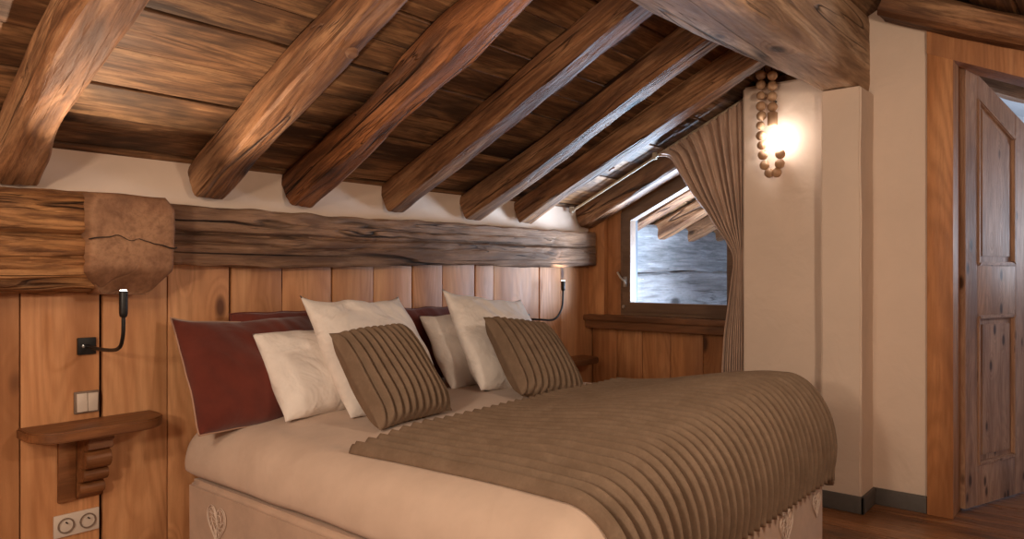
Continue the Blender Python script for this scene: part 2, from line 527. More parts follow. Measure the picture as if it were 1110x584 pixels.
# rear walls, out of the photograph
mb = MB(); mb.box(-2.7, -2.6, -3.2, 3.1, 0, 2.7); build('wall_rear', mb, M['plaster'])['kind'] = 'structure'
mb = MB(); mb.box(-2.7, 4.4, -2.55, -2.45, 0, 1.2); build('wall_front', mb, M['plaster'])['kind'] = 'structure'

# stone skirting along column and door wall
mb = MB()
mb.box(3.885, 3.90, 0.99, 1.23, 0.0, 0.085, 0.003)
mb.box(3.885, XD, 0.99, 1.004, 0.0, 0.085, 0.003)
mb.box(XD - 0.015, XD, 0.755, 0.99, 0.0, 0.085, 0.003)
mb.box(3.975, 3.99, 1.22, 1.65, 0.0, 0.085, 0.003)
o = build('baseboard_east', mb, M['stone']); o['kind'] = 'structure'

# ------------------------------------------------------------------ hewn timbers
def hewn(name, mat, L, w, h, seed, wob=0.008, bend=0.01, r=0.02, M4=None, parent=None, taper=1.0, wane=0.0, round_=0.0, step=0.035, fine=0.003, split=None, dens=0.018):
    """timber along local x from 0..L, y across -w/2..w/2, z from -h to 0"""
    bm = bmesh.new()
    per = []
    KA = 6 if round_ > 0.03 else (2 if round_ > 0 else 1)
    # cross-section: rounded rectangle, 4*K points
    def cs(ww, hh, rr):
        pts = []
        for (cx, cy, a0) in ((ww / 2 - rr, hh / 2 - rr, 0), (-ww / 2 + rr, hh / 2 - rr, PI / 2), (-ww / 2 + rr, -hh / 2 + rr, PI), (ww / 2 - rr, -hh / 2 + rr, 1.5 * PI)):
            for k in range(KA + 1):
                a = a0 + (PI / 2) * k / KA
                pts.append((cx + rr * math.cos(a), cy + rr * math.sin(a)))
        # subdivide long sides
        out = []
        n = len(pts)
        for i in range(n):
            p, q = pts[i], pts[(i + 1) % n]
            d = math.hypot(q[0] - p[0], q[1] - p[1])
            m = max(1, int(d / dens))
            for j in range(m):
                out.append((p[0] + (q[0] - p[0]) * j / m, p[1] + (q[1] - p[1]) * j / m))
        return out
    ns = max(8, int(L / step))
    base = cs(w, h, min(r + round_, min(w, h) / 2 - 0.002))
    rings = []
    for i in range(ns + 1):
        x = L * i / ns
        tp = 1 + (taper - 1) * i / ns
        oy = bend * nz((x, 0, 0), 0.9, seed) * 2
        oz = bend * nz((x, 5, 0), 0.9, seed + 3) * 2
        ring = []
        for (y, z) in base:
            q = Vector((x * 1.1, y * 2.2, z * 2.2))
            d = wob * nz(q, 1.6, seed) * 2.0 + fine * nz((x * 5, y * 25, z * 25), 1.5, seed + 20) * 2
            l = math.hypot(y, z) or 1
            # wane: edges at the bottom wander
            wn = 0
            if wane > 0:
                corner = max(0, (abs(y) / (w / 2) + abs(z) / (h / 2) - 1.6)) / 0.4
                wn = -wane * corner * max(0, nz((x, 0, (1 if y > 0 else 7) + (3 if z > 0 else 0)), 2.4, seed + 7) + 0.25)
            f = 1 + (d + wn) / l
            yo = 0.0
            if split and y < -w / 2 + 0.05:
                for (z_s, dep, wid, seed2) in split:
                    zl = z_s + 0.012 * nz((x, 0, 0), 2.2, seed2) + 0.004 * nz((x, 0, 0), 12, seed2)
                    gate = max(0.0, min(1.0, 0.55 + 1.6 * nz((x, 4, 0), 0.9, seed2)))
                    yo += dep * gate * math.exp(-((z - zl) / (wid * (0.5 + 0.7 * gate))) ** 2)
            ring.append(bm.verts.new((x, y * f * tp + oy + yo, z * f * tp + oz - h / 2)))
        rings.append(ring)
    n = len(base)
    for A, B in zip(rings, rings[1:]):
        for k in range(n):
            bm.faces.new((A[k], A[(k + 1) % n], B[(k + 1) % n], B[k]))
    for R_, rev in ((rings[0], True), (rings[-1], False)):
        cpt = sum((v.co for v in R_), Vector()) / n
        cv = bm.verts.new(cpt)
        for k in range(n):
            f = (R_[k], R_[(k + 1) % n], cv)
            bm.faces.new(f if not rev else f[::-1])
    bmesh.ops.recalc_face_normals(bm, faces=bm.faces[:])
    return link_mesh(name, bm, mat, parent, M4, angle=0.35)

def rafter_matrix(xc, y, z, sgn=1):
    if sgn > 0: ex = Vector((0, -math.cos(ANG), math.sin(ANG)))
    else: ex = Vector((0, math.cos(ANG), math.sin(ANG)))
    ez = Vector((0, ex.z, -ex.y)) if sgn > 0 else Vector((0, -ex.z, ex.y))
    if ez.z < 0: ez = -ez
    ey = ez.cross(ex)
    m = Matrix.Identity(4)
    for i in range(3):
        m[i][0] = ex[i]; m[i][1] = ey[i]; m[i][2] = ez[i]
    m[0][3], m[1][3], m[2][3] = xc, y, z
    return m

raf = [  # left x, right x, depth, material, label, extra
    (0.735, 0.885, 0.155, 'rafter', 'thick wavy-edged rafter at the far left, above the round log', dict(wane=0.05, wob=0.012, bend=0.012)),
    (1.425, 1.56, 0.145, 'rafter', 'greyish rafter with a round knot and a nail hole, right of the wavy-edged rafter', dict(wane=0.02, wob=0.008)),
    (1.86, 1.99, 0.150, 'rafter_bark', 'rough bark-marked rafter with dark hollows along its side', dict(wane=0.04, wob=0.016)),
    (2.43, 2.555, 0.14, 'rafter', 'squared rafter above the big white pillow, next right of the bark-marked one', dict(wane=0.012)),
    (3.00, 3.135, 0.14, 'rafter', 'squared rafter fourth to the right of the wavy-edged one, with a blue-lit underside', dict(wane=0.012)),
    (3.49, 3.62, 0.14, 'rafter', 'squared rafter passing just left of the curtain top, next to the short wooden peg', dict(wane=0.01)),
    (4.15, 4.29, 0.14, 'rafter', 'rafter nearest the window wall, running behind the curtain', dict(wane=0.01)),
]
for i, (a, b, d, m, lab, ex) in enumerate(raf):
    y0 = YH + 0.02
    kw = dict(wob=0.006, bend=0.008, r=0.010)
    kw.update(ex)
    o = hewn('rafter', M[m], (y0 - 1.10) / math.cos(ANG), b - a, d, 10 + i * 3, M4=rafter_matrix((a + b) / 2, y0, zc(y0) + 0.004), **kw)
    tag(o, lab, 'rafter', 'sloping rafters under the boarded ceiling')
# knot and peg on the second rafter
mk = rafter_matrix(1.5, YH, zc(YH))
mk = rafter_matrix(1.485, 2.02, zc(2.02)) @ Matrix.Translation((0, 0.02, -0.162))
mb = MB(); mb.lathe([(0.0, -0.008), (0.016, -0.007), (0.021, -0.002), (0.022, 0.01), (0, 0.01)])
o = build('wooden_plug', mb, M['log_end'], M=mk); tag(o, 'round wooden plug in the underside of the second rafter from the left', 'plug')
# gable rafter on the other slope beside the door wall
o = hewn('rafter', M['rafter'], 3.3, 0.19, 0.125, 77, M4=rafter_matrix(4.02, YR - 3.3 * math.cos(ANG), zc(YR - 3.3 * math.cos(ANG)) , -1), wane=0.05, wob=0.014, bend=0.012)
tag(o, 'wavy-edged rafter sloping down to the right above the doorway', 'rafter')

# ridge beam along x
bm = bmesh.new()
ns = 90
rings = []
for i in range(ns + 1):
    x = -2.5 + (XD + 2.52) * i / ns
    yl = 1.215 + 0.11 * max(0, min(1, (3.95 - x) / 1.6)) + 0.008 * nz((x, 0, 0), 4, 2) + 0.012 * nz((x, 0, 0), 1.5, 4)
    yr_ = 1.022 + 0.006 * nz((x, 3, 0), 3, 5)
    zb = 2.135 + 0.006 * nz((x, 6, 0), 2, 1)
    ring = []
    pts = []
    K = 10
    for k in range(K + 1): pts.append((yl - (yl - yr_) * k / K, zb))
    for k in range(1, 12): pts.append((yr_, zb + 0.40 * k / 11))
    for k in range(1, K + 1): pts.append((yr_ + (yl - yr_) * k / K, zb + 0.40))
    for k in range(1, 11): pts.append((yl, zb + 0.40 * (1 - k / 11)))
    cy, cz = (yl + yr_) / 2, zb + 0.20
    for (y, z) in pts:
        # small chamfer
        ay = (abs(y - cy) / ((yl - yr_) / 2)); az = abs(z - cz) / 0.20
        c_ = max(0, ay + az - 1.9) / 0.1
        d = 0.004 * nz((x * 3, y * 20, z * 20), 1.2, 3) - 0.01 * c_
        v = Vector((0, y - cy, z - cz)); v.normalize()
        ring.append(bm.verts.new(Vector((x, y, z)) + v * d))
    rings.append(ring)
n = len(rings[0])
for A, B in zip(rings, rings[1:]):
    for k in range(n): bm.faces.new((A[k], A[(k + 1) % n], B[(k + 1) % n], B[k]))
bm.faces.new(rings[0]); bm.faces.new(rings[-1][::-1])
bmesh.ops.recalc_face_normals(bm, faces=bm.faces[:])
o = link_mesh('ridge_beam', bm, M['ridge'])
tag(o, 'massive hewn timber beam under the roof peak, its end resting on the plaster column', 'beam')

# long beam along the head wall
def beam_x(name, mat, x0, x1, yf, yb, z0, z1, seed, z0e=None, z1e=None, **kw):
    m = Matrix.Translation((x0, (yf + yb) / 2, z1))
    dz = 0 if z1e is None else math.atan2((z1e - z1), (x1 - x0))
    m = m @ Matrix.Rotation(-dz, 4, 'Y')
    return hewn(name, mat, x1 - x0, yb - yf, z1 - z0, seed, M4=m, **kw)
o = beam_x('wall_beam', M['old'], 1.20, 4.27, YH - 0.085, YH + 0.02, 1.225, 1.458, 31, z1e=1.478, wob=0.006, bend=0.004, r=0.008, fine=0.005, step=0.025, dens=0.005, split=[(0.012, 0.03, 0.006, 3), (-0.03, 0.014, 0.004, 9), (0.06, 0.010, 0.004, 14)])
tag(o, 'long weathered horizontal beam on the wall above the pillows, cracked along its length', 'beam')
o = beam_x('round_log', M['log'], -2.5, 1.03, YH - 0.17, YH + 0.10, 1.125, 1.48, 41, wob=0.012, bend=0.006, r=0.04, round_=0.07, fine=0.006, step=0.03, dens=0.005, split=[(0.02, 0.05, 0.010, 5), (-0.06, 0.02, 0.005, 12)])
tag(o, 'thick rounded log along the wall at the far left, with a deep horizontal crack', 'log')
# cut end of a cross log
bm = bmesh.new()
prof = []
hw, hh, chx = 0.150, 0.18, 0.055
base = [(-hw + 0.02, hh), (hw - 0.03, hh), (hw, hh - 0.04), (hw, -hh + 0.08), (hw - 0.07, -hh), (-hw + 0.07, -hh), (-hw, -hh + 0.08), (-hw, hh - 0.05)]
pts = []
for i in range(8):
    p, q = base[i], base[(i + 1) % 8]
    d = math.hypot(q[0] - p[0], q[1] - p[1]); m_ = max(2, int(d / 0.02))
    for j in range(m_): pts.append((p[0] + (q[0] - p[0]) * j / m_, p[1] + (q[1] - p[1]) * j / m_))
levels = [(0.32, 1.0), (0.2, 1.0), (0.1, 1.0), (0.05, 1.0), (0.02, 0.985), (0.006, 0.955)] + [(-0.006 * (1 - k / 11.0), 0.90 * k / 11.0) for k in range(11, 1, -1)]
rings = []
for (y, s_) in levels:
    ring = []
    for (px, pz) in pts:
        d = 1 + 0.03 * nz((px * 8, y * 4, pz * 8), 1, 4)
        # drying crack across the face
        cz = 0.012 * nz((px * 9, 0, 0), 1, 8) + 0.05 * (px / hw) * 0
        yy_ = y + 0.008 * nz((px * 6 * s_, 1, pz * 6 * s_), 1, 3)
        if y < 0.08: yy_ += max(0, -0.085 - pz * s_) * 1.1 * (1 - max(0, y) / 0.08)
        ring.append(bm.verts.new((px * s_ * d, yy_, pz * s_ * d)))
    rings.append(ring)
n = len(pts)
for A, B in zip(rings, rings[1:]):
    for k in range(n): bm.faces.new((A[k], A[(k + 1) % n], B[(k + 1) % n], B[k]))
bm.faces.new(rings[-1]); bm.faces.new(rings[0][::-1])
bmesh.ops.recalc_face_normals(bm, faces=bm.faces[:])
o = link_mesh('cut_log_end', bm, M['log_end'], M=Matrix.Translation((1.13, YH - 0.21, 1.30)))
tag(o, 'squared end of a cross log with chamfered corners, sticking out above the left reading light', 'log')
logend = o
# crack on the log end
mb = MB()
cpts = []; crr = []
for i in range(31):
    a = i / 30
    cpts.append((-0.150 + 0.30 * a, -0.010 + (0.012 if i in (0, 30) else 0), 0.010 + 0.014 * math.sin(a * 5.0) + 0.012 * nz((a * 9, 0, 0), 1, 2)))
    crr.append(0.0008 + 0.0035 * abs(a - 0.45) ** 0.8)
mb.tube(cpts, crr, 6)
o = build('crack', mb, M['dark'], parent=logend); o['label'] = 'dark drying crack across the log end'

# wooden peg under the ceiling between the last rafters
m = rafter_matrix(3.83, 2.42, zc(2.42) - 0.03)
mb = MB(); mb.lathe([(0, 0), (0.017, 0.0), (0.02, 0.003), (0.02, 0.05), (0, 0.05)], M=Matrix.Translation((0, 0, -0.02)))
o = build('ceiling_peg', mb, M['sillw'], M=m)
tag(o, 'short round wooden peg sticking down from the ceiling boards left of the curtain rod', 'peg')

# ------------------------------------------------------------------ window bay
mb = MB()
ys = [1.652, 1.84, 2.06, 2.29, 2.50, 2.70, 2.905]
for a, b in zip(ys, ys[1:]):
    mb.box(XW, XW + 0.03, a + 0.002, b - 0.002, 0, 0.84, 0.003)
mb.box(XW + 0.024, XW + 0.2, 1.652, YH, 0, 0.84)
# post boards between the corner and the window
mb.box(XW - 0.045, XW + 0.1, 2.775, 2.909, 0.905, zc(2.90) - 0.0, 0.004)
mb.box(XW - 0.002, XW + 0.1, 2.665, 2.773, 0.905, zc(2.78), 0.003)
o = build('wall_window_side', mb, M['pine']); o['kind'] = 'structure'
# sill, two steps
mb = MB()
mb.box(XW - 0.115, XW + 0.12, 1.656, 2.905, 0.868, 0.905, 0.005)
mb.box(XW - 0.085, XW + 0.05, 1.656, 2.905, 0.812, 0.868, 0.004)
o = build('trim_1', mb, M['sillw']); o['kind'] = 'structure'
# sloping window: quadrilateral
def tz(y, base): return base + SL * (2.665 - y)
Y0w, Y1w = 2.663, 1.70
def ring_prism(mb, outer, inner, x0, x1):
    n = len(outer)
    for i in range(n):
        j = (i + 1) % n
        mb.prism([outer[i], outer[j], inner[j], inner[i]], x0, x1, 'x')
def quad(ya, yb, zb, tb, ins):
    # ya > yb ; inset amount
    return [(ya - ins, zb + ins), (yb + ins, zb + ins), (yb + ins, tz(yb + ins, tb) - ins * 1.1), (ya - ins, tz(ya - ins, tb) - ins * 1.1)]
Yr = 1.80
win = empty('window_1', (0, 0, 0)); win['kind'] = 'structure'
mb = MB(); ring_prism(mb, quad(Y0w, Yr, 0.907, 1.605, 0), quad(Y0w, Yr, 0.907, 1.605, 0.03), XW - 0.01, XW + 0.06)
build('window_frame', mb, M['winf'], win, smooth=False)
mb = MB(); ring_prism(mb, quad(Y0w, Yr, 0.907, 1.605, 0.026), quad(Y0w, Yr, 0.907, 1.605, 0.088), XW - 0.03, XW + 0.04)
sash = build('sash', mb, M['winf'], win, smooth=False)
sash['label'] = 'dark brown opening sash'
mb = MB(); q = quad(Y0w, Yr, 0.907, 1.605, 0.084); mb.prism(q, XW + 0.008, XW + 0.014, 'x')
build('pane', mb, M['winglass'], win, smooth=False)
mb = MB()
mb.box(XW - 0.042, XW - 0.03, 2.60, 2.625, 1.10, 1.17, 0.003)
mb.tube([(XW - 0.04, 2.612, 1.145), (XW - 0.065, 2.612, 1.147), (XW - 0.068, 2.63, 1.165), (XW - 0.066, 2.655, 1.20)], 0.007, 8)
mb.tube([(XW - 0.066, 2.612, 1.147), (XW - 0.066, 2.59, 1.125)], 0.006, 8)
h_ = build('window_handle', mb, M['steel'], win); h_['label'] = 'pale metal lever handle'
mb = MB(); mb.lathe([(0, 0), (0.012, 0), (0.014, 0.006), (0.010, 0.012), (0, 0.012)], M=Matrix.Translation((XW - 0.03, 2.625, 0.965)) @ Matrix.Rotation(-PI / 2, 4, 'Y'))
h_ = build('lock', mb, M['steel'], win)
# board between window head and ceiling, and blue-grey outer reveal
mb = MB()
mb.prism([(Y0w, tz(Y0w, 1.605)), (1.652, tz(1.652, 1.605)), (1.652, zc(1.652) + 0.02), (YH, zc(YH) + 0.02), (2.78, zc(2.78) - 0.02), (Y0w, zc(2.78) - 0.05)], XW, XW + 0.1, 'x')
mb.prism([(Yr, 0.9), (1.652, 0.9), (1.652, tz(1.652, 1.605)), (Yr, tz(Yr, 1.605))], XW, XW + 0.1, 'x')
o = build('trim_2', mb, M['sillw'], smooth=False); o['kind'] = 'structure'
mb = MB()
mb.box(XW + 0.06, XW + 0.11, 2.60, 2.62, 0.90, 1.66)
mb.box(XW + 0.06, XW + 0.16, 1.66, 2.66, 0.86, 0.90)
mb.box(XW + 0.1, XW + 0.14, 2.62, 3.1, 0.0, 1.9)
mb.box(XW + 0.1, XW + 0.22, 1.2, 1.78, 0.0, 2.3)
mb.box(XW + 0.1, XW + 0.14, 1.2, 2.95, 0.0, 0.88)
o = build('wall_outer', mb, M['slate']); o['kind'] = 'structure'

# outside: log wall, overhanging roof with its rafters, snow
for i, (z0, z1, lab) in enumerate(((0.0, 0.80, 'silvery outdoor log half hidden by snow, lowest seen through the window'),
                               (0.81, 1.195, 'silvery outdoor log in the middle of the wall seen through the window'),
                               (1.205, 1.60, 'silvery outdoor log at the top of the wall seen through the window'))):
    m = Matrix.Translation((4.6, 3.19, z1))
    o = hewn('outdoor_log', M['outlog'], 6.5, 0.2, z1 - z0, 60 + i, M4=m, wob=0.01, bend=0.006, r=0.02, fine=0.004, step=0.05)
    tag(o, lab, 'log', 'silvery logs outside the window')
c = board_slope('roof_overhang', 4.56, 10.5, 4.3, 1.0, 1, 21, M['ceil']); c.location.z += 0.10; c['kind'] = 'structure'; c.name = 'ceiling_overhang'
labs = ['outdoor eave rafter nearest the glass, seen through the window top', 'outdoor eave rafter in the middle of the view through the window',
        'outdoor eave rafter beyond the middle one, by the curtain edge', 'outdoor eave rafter far along the overhang, seen beside the curtain', 'farthest outdoor eave rafter, low by the curtain edge']
for i, x in enumerate((5.12, 5.70, 6.28, 6.86, 7.44)):
    o = hewn('eave_rafter', M['rafter'], 3.4, 0.14, 0.14, 200 + i, M4=rafter_matrix(x, 4.1, zc(4.1) + 0.10), wob=0.005)
    tag(o, labs[i], 'rafter', 'eave rafters outside the window')
mb = MB()
b = bmesh.new()
N = 30
g = [[b.verts.new((4.6 + 7 * i / N, 1.0 + 2.2 * j / N, 0.40 + 0.05 * nz((i * .3, j * .3, 0)) + 0.42 * 0)) for j in range(N + 1)] for i in range(N + 1)]
for i in range(N):
    for j in range(N): b.faces.new((g[i][j], g[i + 1][j], g[i + 1][j + 1], g[i][j + 1]))
o = link_mesh('snow', b, M['snow']); tag(o, kind='stuff', label='snow lying against the outdoor logs', cat='snow')

# ------------------------------------------------------------------ curtain rod and curtain
def rodp(y, dz=-0.045): return (4.05, y, zc(y) + dz)
mb = MB(); mb.tube([rodp(2.885), rodp(2.2), rodp(1.655)], 0.0085, 12)
rod = empty('curtain_rod', rodp(2.885)); off = Matrix.Translation(-Vector(rodp(2.885)))
tag(rod, 'thin cream curtain rod sloping up under the ceiling boards to the window curtain', 'curtain rod')
build('rod', mb, M['rod'], rod, M=off)
for y in (2.87, 2.24):
    mb = MB(); p = rodp(y)
    mb.box(p[0] - 0.012, p[0] + 0.012, p[1] - 0.012, p[1] + 0.012, p[2] - 0.014, p[2] + 0.03, 0.003)
    build('bracket', mb, M['rod'], rod, M=off)
# curtain: top along the rod, pulled to the right into a tie at z 1.28, hanging below
bm = bmesh.new()
NU, NV = 130, 70
grid = []
def lerp(a, b, t): return a + (b - a) * t
# left boundary (y,z) points from top to tie, then to bottom
leftb = [(2.225, zc(2.225) - 0.05), (2.14, 1.90), (2.06, 1.78), (1.98, 1.66), (1.90, 1.56), (1.83, 1.46), (1.765, 1.37), (1.722, 1.28), (1.735, 1.15), (1.76, 0.98), (1.785, 0.80), (1.80, 0.5), (1.81, 0.06)]
rightb = [(1.668, zc(1.668) - 0.05), (1.668, 2.05), (1.668, 1.93), (1.668, 1.80), (1.668, 1.66), (1.668, 1.52), (1.668, 1.40), (1.668, 1.28), (1.668, 1.15), (1.668, 0.98), (1.668, 0.80), (1.668, 0.5), (1.668, 0.06)]
def samp(L_, t):
    f = t * (len(L_) - 1); i = min(int(f), len(L_) - 2); f -= i
    p0 = L_[max(i - 1, 0)]; p1 = L_[i]; p2 = L_[i + 1]; p3 = L_[min(i + 2, len(L_) - 1)]
    r = []
    for k in range(2):
        r.append(0.5 * (2 * p1[k] + (-p0[k] + p2[k]) * f + (2 * p0[k] - 5 * p1[k] + 4 * p2[k] - p3[k]) * f * f + (-p0[k] + 3 * p1[k] - 3 * p2[k] + p3[k]) * f ** 3))
    return r
for j in range(NV + 1):
    t = j / NV
    l = samp(leftb, t); r_ = samp(rightb, t)
    row = []
    for i in range(NU + 1):
        s_ = i / NU
        ys_ = lerp(l[0], r_[0], s_); zs = lerp(l[1], r_[1], s_)
        if t < 0.55:
            zs -= 0.05 * math.sin(PI * s_) * math.sin(PI * min(1, t / 0.55))
        folds = 9
        ph = s_ * folds * 2 * PI + 1.5 * nz((s_ * 4, t * 1.2, 0), 1, 3)
        amp = 0.024 + 0.010 * nz((s_ * 5, t * 2, 0), 1, 6)
        if t < 0.12:
            hd = math.sin(s_ * folds * 3.2 * 2 * PI + 2.0 * nz((s_ * 9, 0, 0), 1, 1)) * 0.007 * (1 - t / 0.12)
        else: hd = 0
        if t < 0.08: amp *= 0.45 + 0.55 * t / 0.08
        x = 4.045 + amp * math.sin(ph) + 0.35 * amp * math.sin(2.3 * ph + 1) + hd
        row.append(bm.verts.new((x, ys_ + 0.004 * math.cos(ph), zs)))
    grid.append(row)
for j in range(NV):
    for i in range(NU): bm.faces.new((grid[j][i], grid[j][i + 1], grid[j + 1][i + 1], grid[j + 1][i]))
cur = link_mesh('curtain', bm, M['curtain'], angle=3.0)
sm = cur.modifiers.new('s', 'SOLIDIFY'); sm.thickness = 0.003
tag(cur, 'brown gathered curtain drawn to the right of the window and hanging from the sloping rod', 'curtain')

# ------------------------------------------------------------------ doorway
mb = MB()
mb.box(XD - 0.03, XD + 0.23, 0.638, 0.752, 0.0, hz(0.638), 0.006)
mb.prism([(0.64, hz(0.64) - 0.125), (0.752, hz(0.752) - 0.125), (0.752, hz(0.752)), (-0.26, hz(-0.26)), (-0.26, hz(-0.26) - 0.125)], XD - 0.032, XD + 0.232, 'x')
mb.box(XD - 0.03, XD + 0.23, -0.30, -0.18, 0.0, hz(-0.2), 0.006)
o = build('trim_3', mb, M['pine']); o['kind'] = 'structure'

# open door leaf: hinge at (4.30, .645), swings out
hinge = Vector((XD + 0.15, 0.632, 0.012))
dirv = Vector((0.61, -0.217, 0)).normalized()
ex = dirv; ez = Vector((0, 0, 1)); ey = ez.cross(ex)
md = Matrix.Identity(4)
for i in range(3):
    md[i][0] = ex[i]; md[i][1] = ey[i]; md[i][2] = ez[i]; md[i][3] = hinge[i]
door = empty('door_1', (0, 0, 0), M=md); door['kind'] = 'structure'
DW = 0.95
def dtop(x): return 2.245 - 0.43 * x
mb = MB()
T0, T1 = -0.02, 0.02       # thickness, camera side is -y local
st = 0.115
mb.prism([(0, 0), (st, 0), (st, dtop(st)), (0.0, dtop(0.0))], T0, T1, 'y', 0.002)
mb.prism([(DW - st, 0), (DW, 0), (DW, dtop(DW)), (DW - st, dtop(DW - st))], T0, T1, 'y', 0.002)
MS0, MS1 = 0.49, 0.61
mb.prism([(MS0, 0), (MS1, 0), (MS1, dtop(MS1)), (MS0, dtop(MS0))], T0, T1, 'y', 0.002)
cols = [(st, MS0), (MS1, DW - st)]
for a, b in cols:
    a += 0.0005; b -= 0.0005
    mb.box(a, b, T0, T1, 0, 0.20, 0.002)
    mb.box(a, b, T0, T1, 0.97, 1.22, 0.002)
    mb.prism([(a, dtop(a) - 0.12), (b, dtop(b) - 0.12), (b, dtop(b)), (a, dtop(a))], T0, T1, 'y', 0.002)
build('door_frame', mb, M['doorw'], door)
def door_panel(pts):
    mb = MB()
    mb.prism(pts, -0.008, 0.008, 'y')
    cx_ = sum(p[0] for p in pts) / 4; cz_ = sum(p[1] for p in pts) / 4
    def ins(k):
        return [(p[0] + (k if p[0] < cx_ else -k), p[1] + (k if p[1] < cz_ else -k)) for p in pts]
    mb.prism(ins(0.05), -0.016, 0.016, 'y', 0.003)
    build('door_panel', mb, M['doorw'], door)
    mb = MB()
    o_, i_ = ins(0.0), ins(0.022)
    for a in range(4):
        b_ = (a + 1) % 4
        mb.prism([o_[a], o_[b_], i_[b_], i_[a]], -0.026, 0.026, 'y', 0.005)
    build('moulding', mb, M['doorw'], door)
for a, b in cols:
    door_panel([(a, 0.20), (b, 0.20), (b, 0.97), (a, 0.97)])
    door_panel([(a, 1.22), (b, 1.22), (b, dtop(b) - 0.12), (a, dtop(a) - 0.12)])

# next room beyond the doorway
mb = MB()
mb.box(7.6, 7.7, -3.2, 1.0, 0, 2.6)
mb.box(4.43, 7.7, 0.90, 0.98, 0, 2.7)
o = build('wall_hall', mb, M['bluewall']); o['kind'] = 'structure'
mb = MB(); L = 4.3 / math.cos(ANG); mb.box(-7.7, -4.43, 0, L, 0, 0.05)
o = build('ceiling_hall', mb, M['bluewall'], M=slope_matrix(0, -3.3, zc(-3.3) + 0.02, -1)); o['kind'] = 'structure'
o = hewn('hall_beam', M['rafter'], 3.0, 0.15, 0.16, 95, M4=rafter_matrix(5.35, YR - 3.0 * math.cos(ANG), zc(YR - 3.0 * math.cos(ANG)), -1))
tag(o, 'dark sloping beam seen through the doorway above the cut door top', 'beam')

# ------------------------------------------------------------------ bed
BX0, BX1, BY0, BY1 = 1.385, 3.15, 0.955, 2.84
bed = empty('bed', ((BX0 + BX1) / 2, (BY0 + BY1) / 2, 0))
tag(bed, 'large double bed with pale heart-embroidered base standing against the panelled wall', 'bed')
bo = Matrix.Translation(-Vector(bed.location))
def soft_rect(name, x0, x1, y0, y1, z0, z1, r, mat, parent, seed=1, amp=0.004):
    mb = MB()
    soft_box(mb, x0, x1, y0, y1, z0, z1, n=amp, r=r, seed=seed, cell=0.08)
    return build(name, mb, mat, parent, M=bo, angle=0.9)
soft_rect('bed_base', BX0, BX1, BY0, BY1, 0.07, 0.385, 0.02, M['base'], bed)
soft_rect('mattress', BX0 + 0.03, BX1 - 0.03, BY0 + 0.03, BY1, 0.39, 0.56, 0.06, M['duvet'], bed, 2)
for (x, y) in ((BX0 + 0.1, BY0 + 0.1), (BX1 - 0.1, BY0 + 0.1), (BX0 + 0.1, BY1 - 0.1), (BX1 - 0.1, BY1 - 0.1)):
    mb = MB(); mb.lathe([(0, 0), (0.022, 0), (0.03, 0.075), (0, 0.075)], M=Matrix.Translation((x, y, 0)))
    build('leg', mb, M['shelfw'], bed, M=bo)
# embroidered hearts on the base
def heart(mb, cx, cz, s_, put):
    def hp(t, k):
        x = 16 * math.sin(t) ** 3; z = 13 * math.cos(t) - 5 * math.cos(2 * t) - 2 * math.cos(3 * t) - math.cos(4 * t)
        return (cx + x / 17 * s_ * k * 0.85, cz + z / 17 * s_ * k)
    for k in (1.0, 0.88, 0.5):
        mb.tube([put(*hp(2 * PI * i / 48, k)) for i in range(49)], 0.0016, 5, cap=False)
    for i in range(26):
        t = 2 * PI * i / 26
        a = hp(t, 0.86); b_ = hp(t + 0.25, 0.52)
        c_ = ((a[0] + b_[0]) / 2 + 0.006 * math.cos(i * 2), (a[1] + b_[1]) / 2 + 0.006 * math.sin(i * 2))
        mb.tube([put(*a), put(*c_), put(*b_)], 0.0013, 4, cap=False)
    for i in range(14):
        t = 2 * PI * i / 14
        a = hp(t, 0.46)
        mb.tube([put(*a), put(cx + (a[0] - cx) * 0.35 + 0.006, cz + (a[1] - cz) * 0.35), put(cx, cz)], 0.0012, 4, cap=False)
hearts = [(2.66, 0), (2.02, 0), (1.40, 0)]
for i, y in enumerate((2.60, 1.93, 1.25)):
    mb = MB(); heart(mb, 0, 0, 0.085, lambda a, b_, yy=y: (BX0 - 0.0045, yy - a, 0.265 + b_))
    h_ = build('embroidered_heart', mb, M['thread'], bed, M=bo); h_['label'] = 'pale embroidered heart'
for i, x in enumerate((1.75, 2.25, 2.70, 3.04)):
    mb = MB(); heart(mb, 0, 0, 0.085 if i < 3 else 0.06, lambda a, b_, xx=x: (xx + a, BY0 - 0.0045, 0.27 + b_ * 0.95))
    h_ = build('embroidered_heart', mb, M['thread'], bed, M=bo); h_['label'] = 'pale embroidered heart'

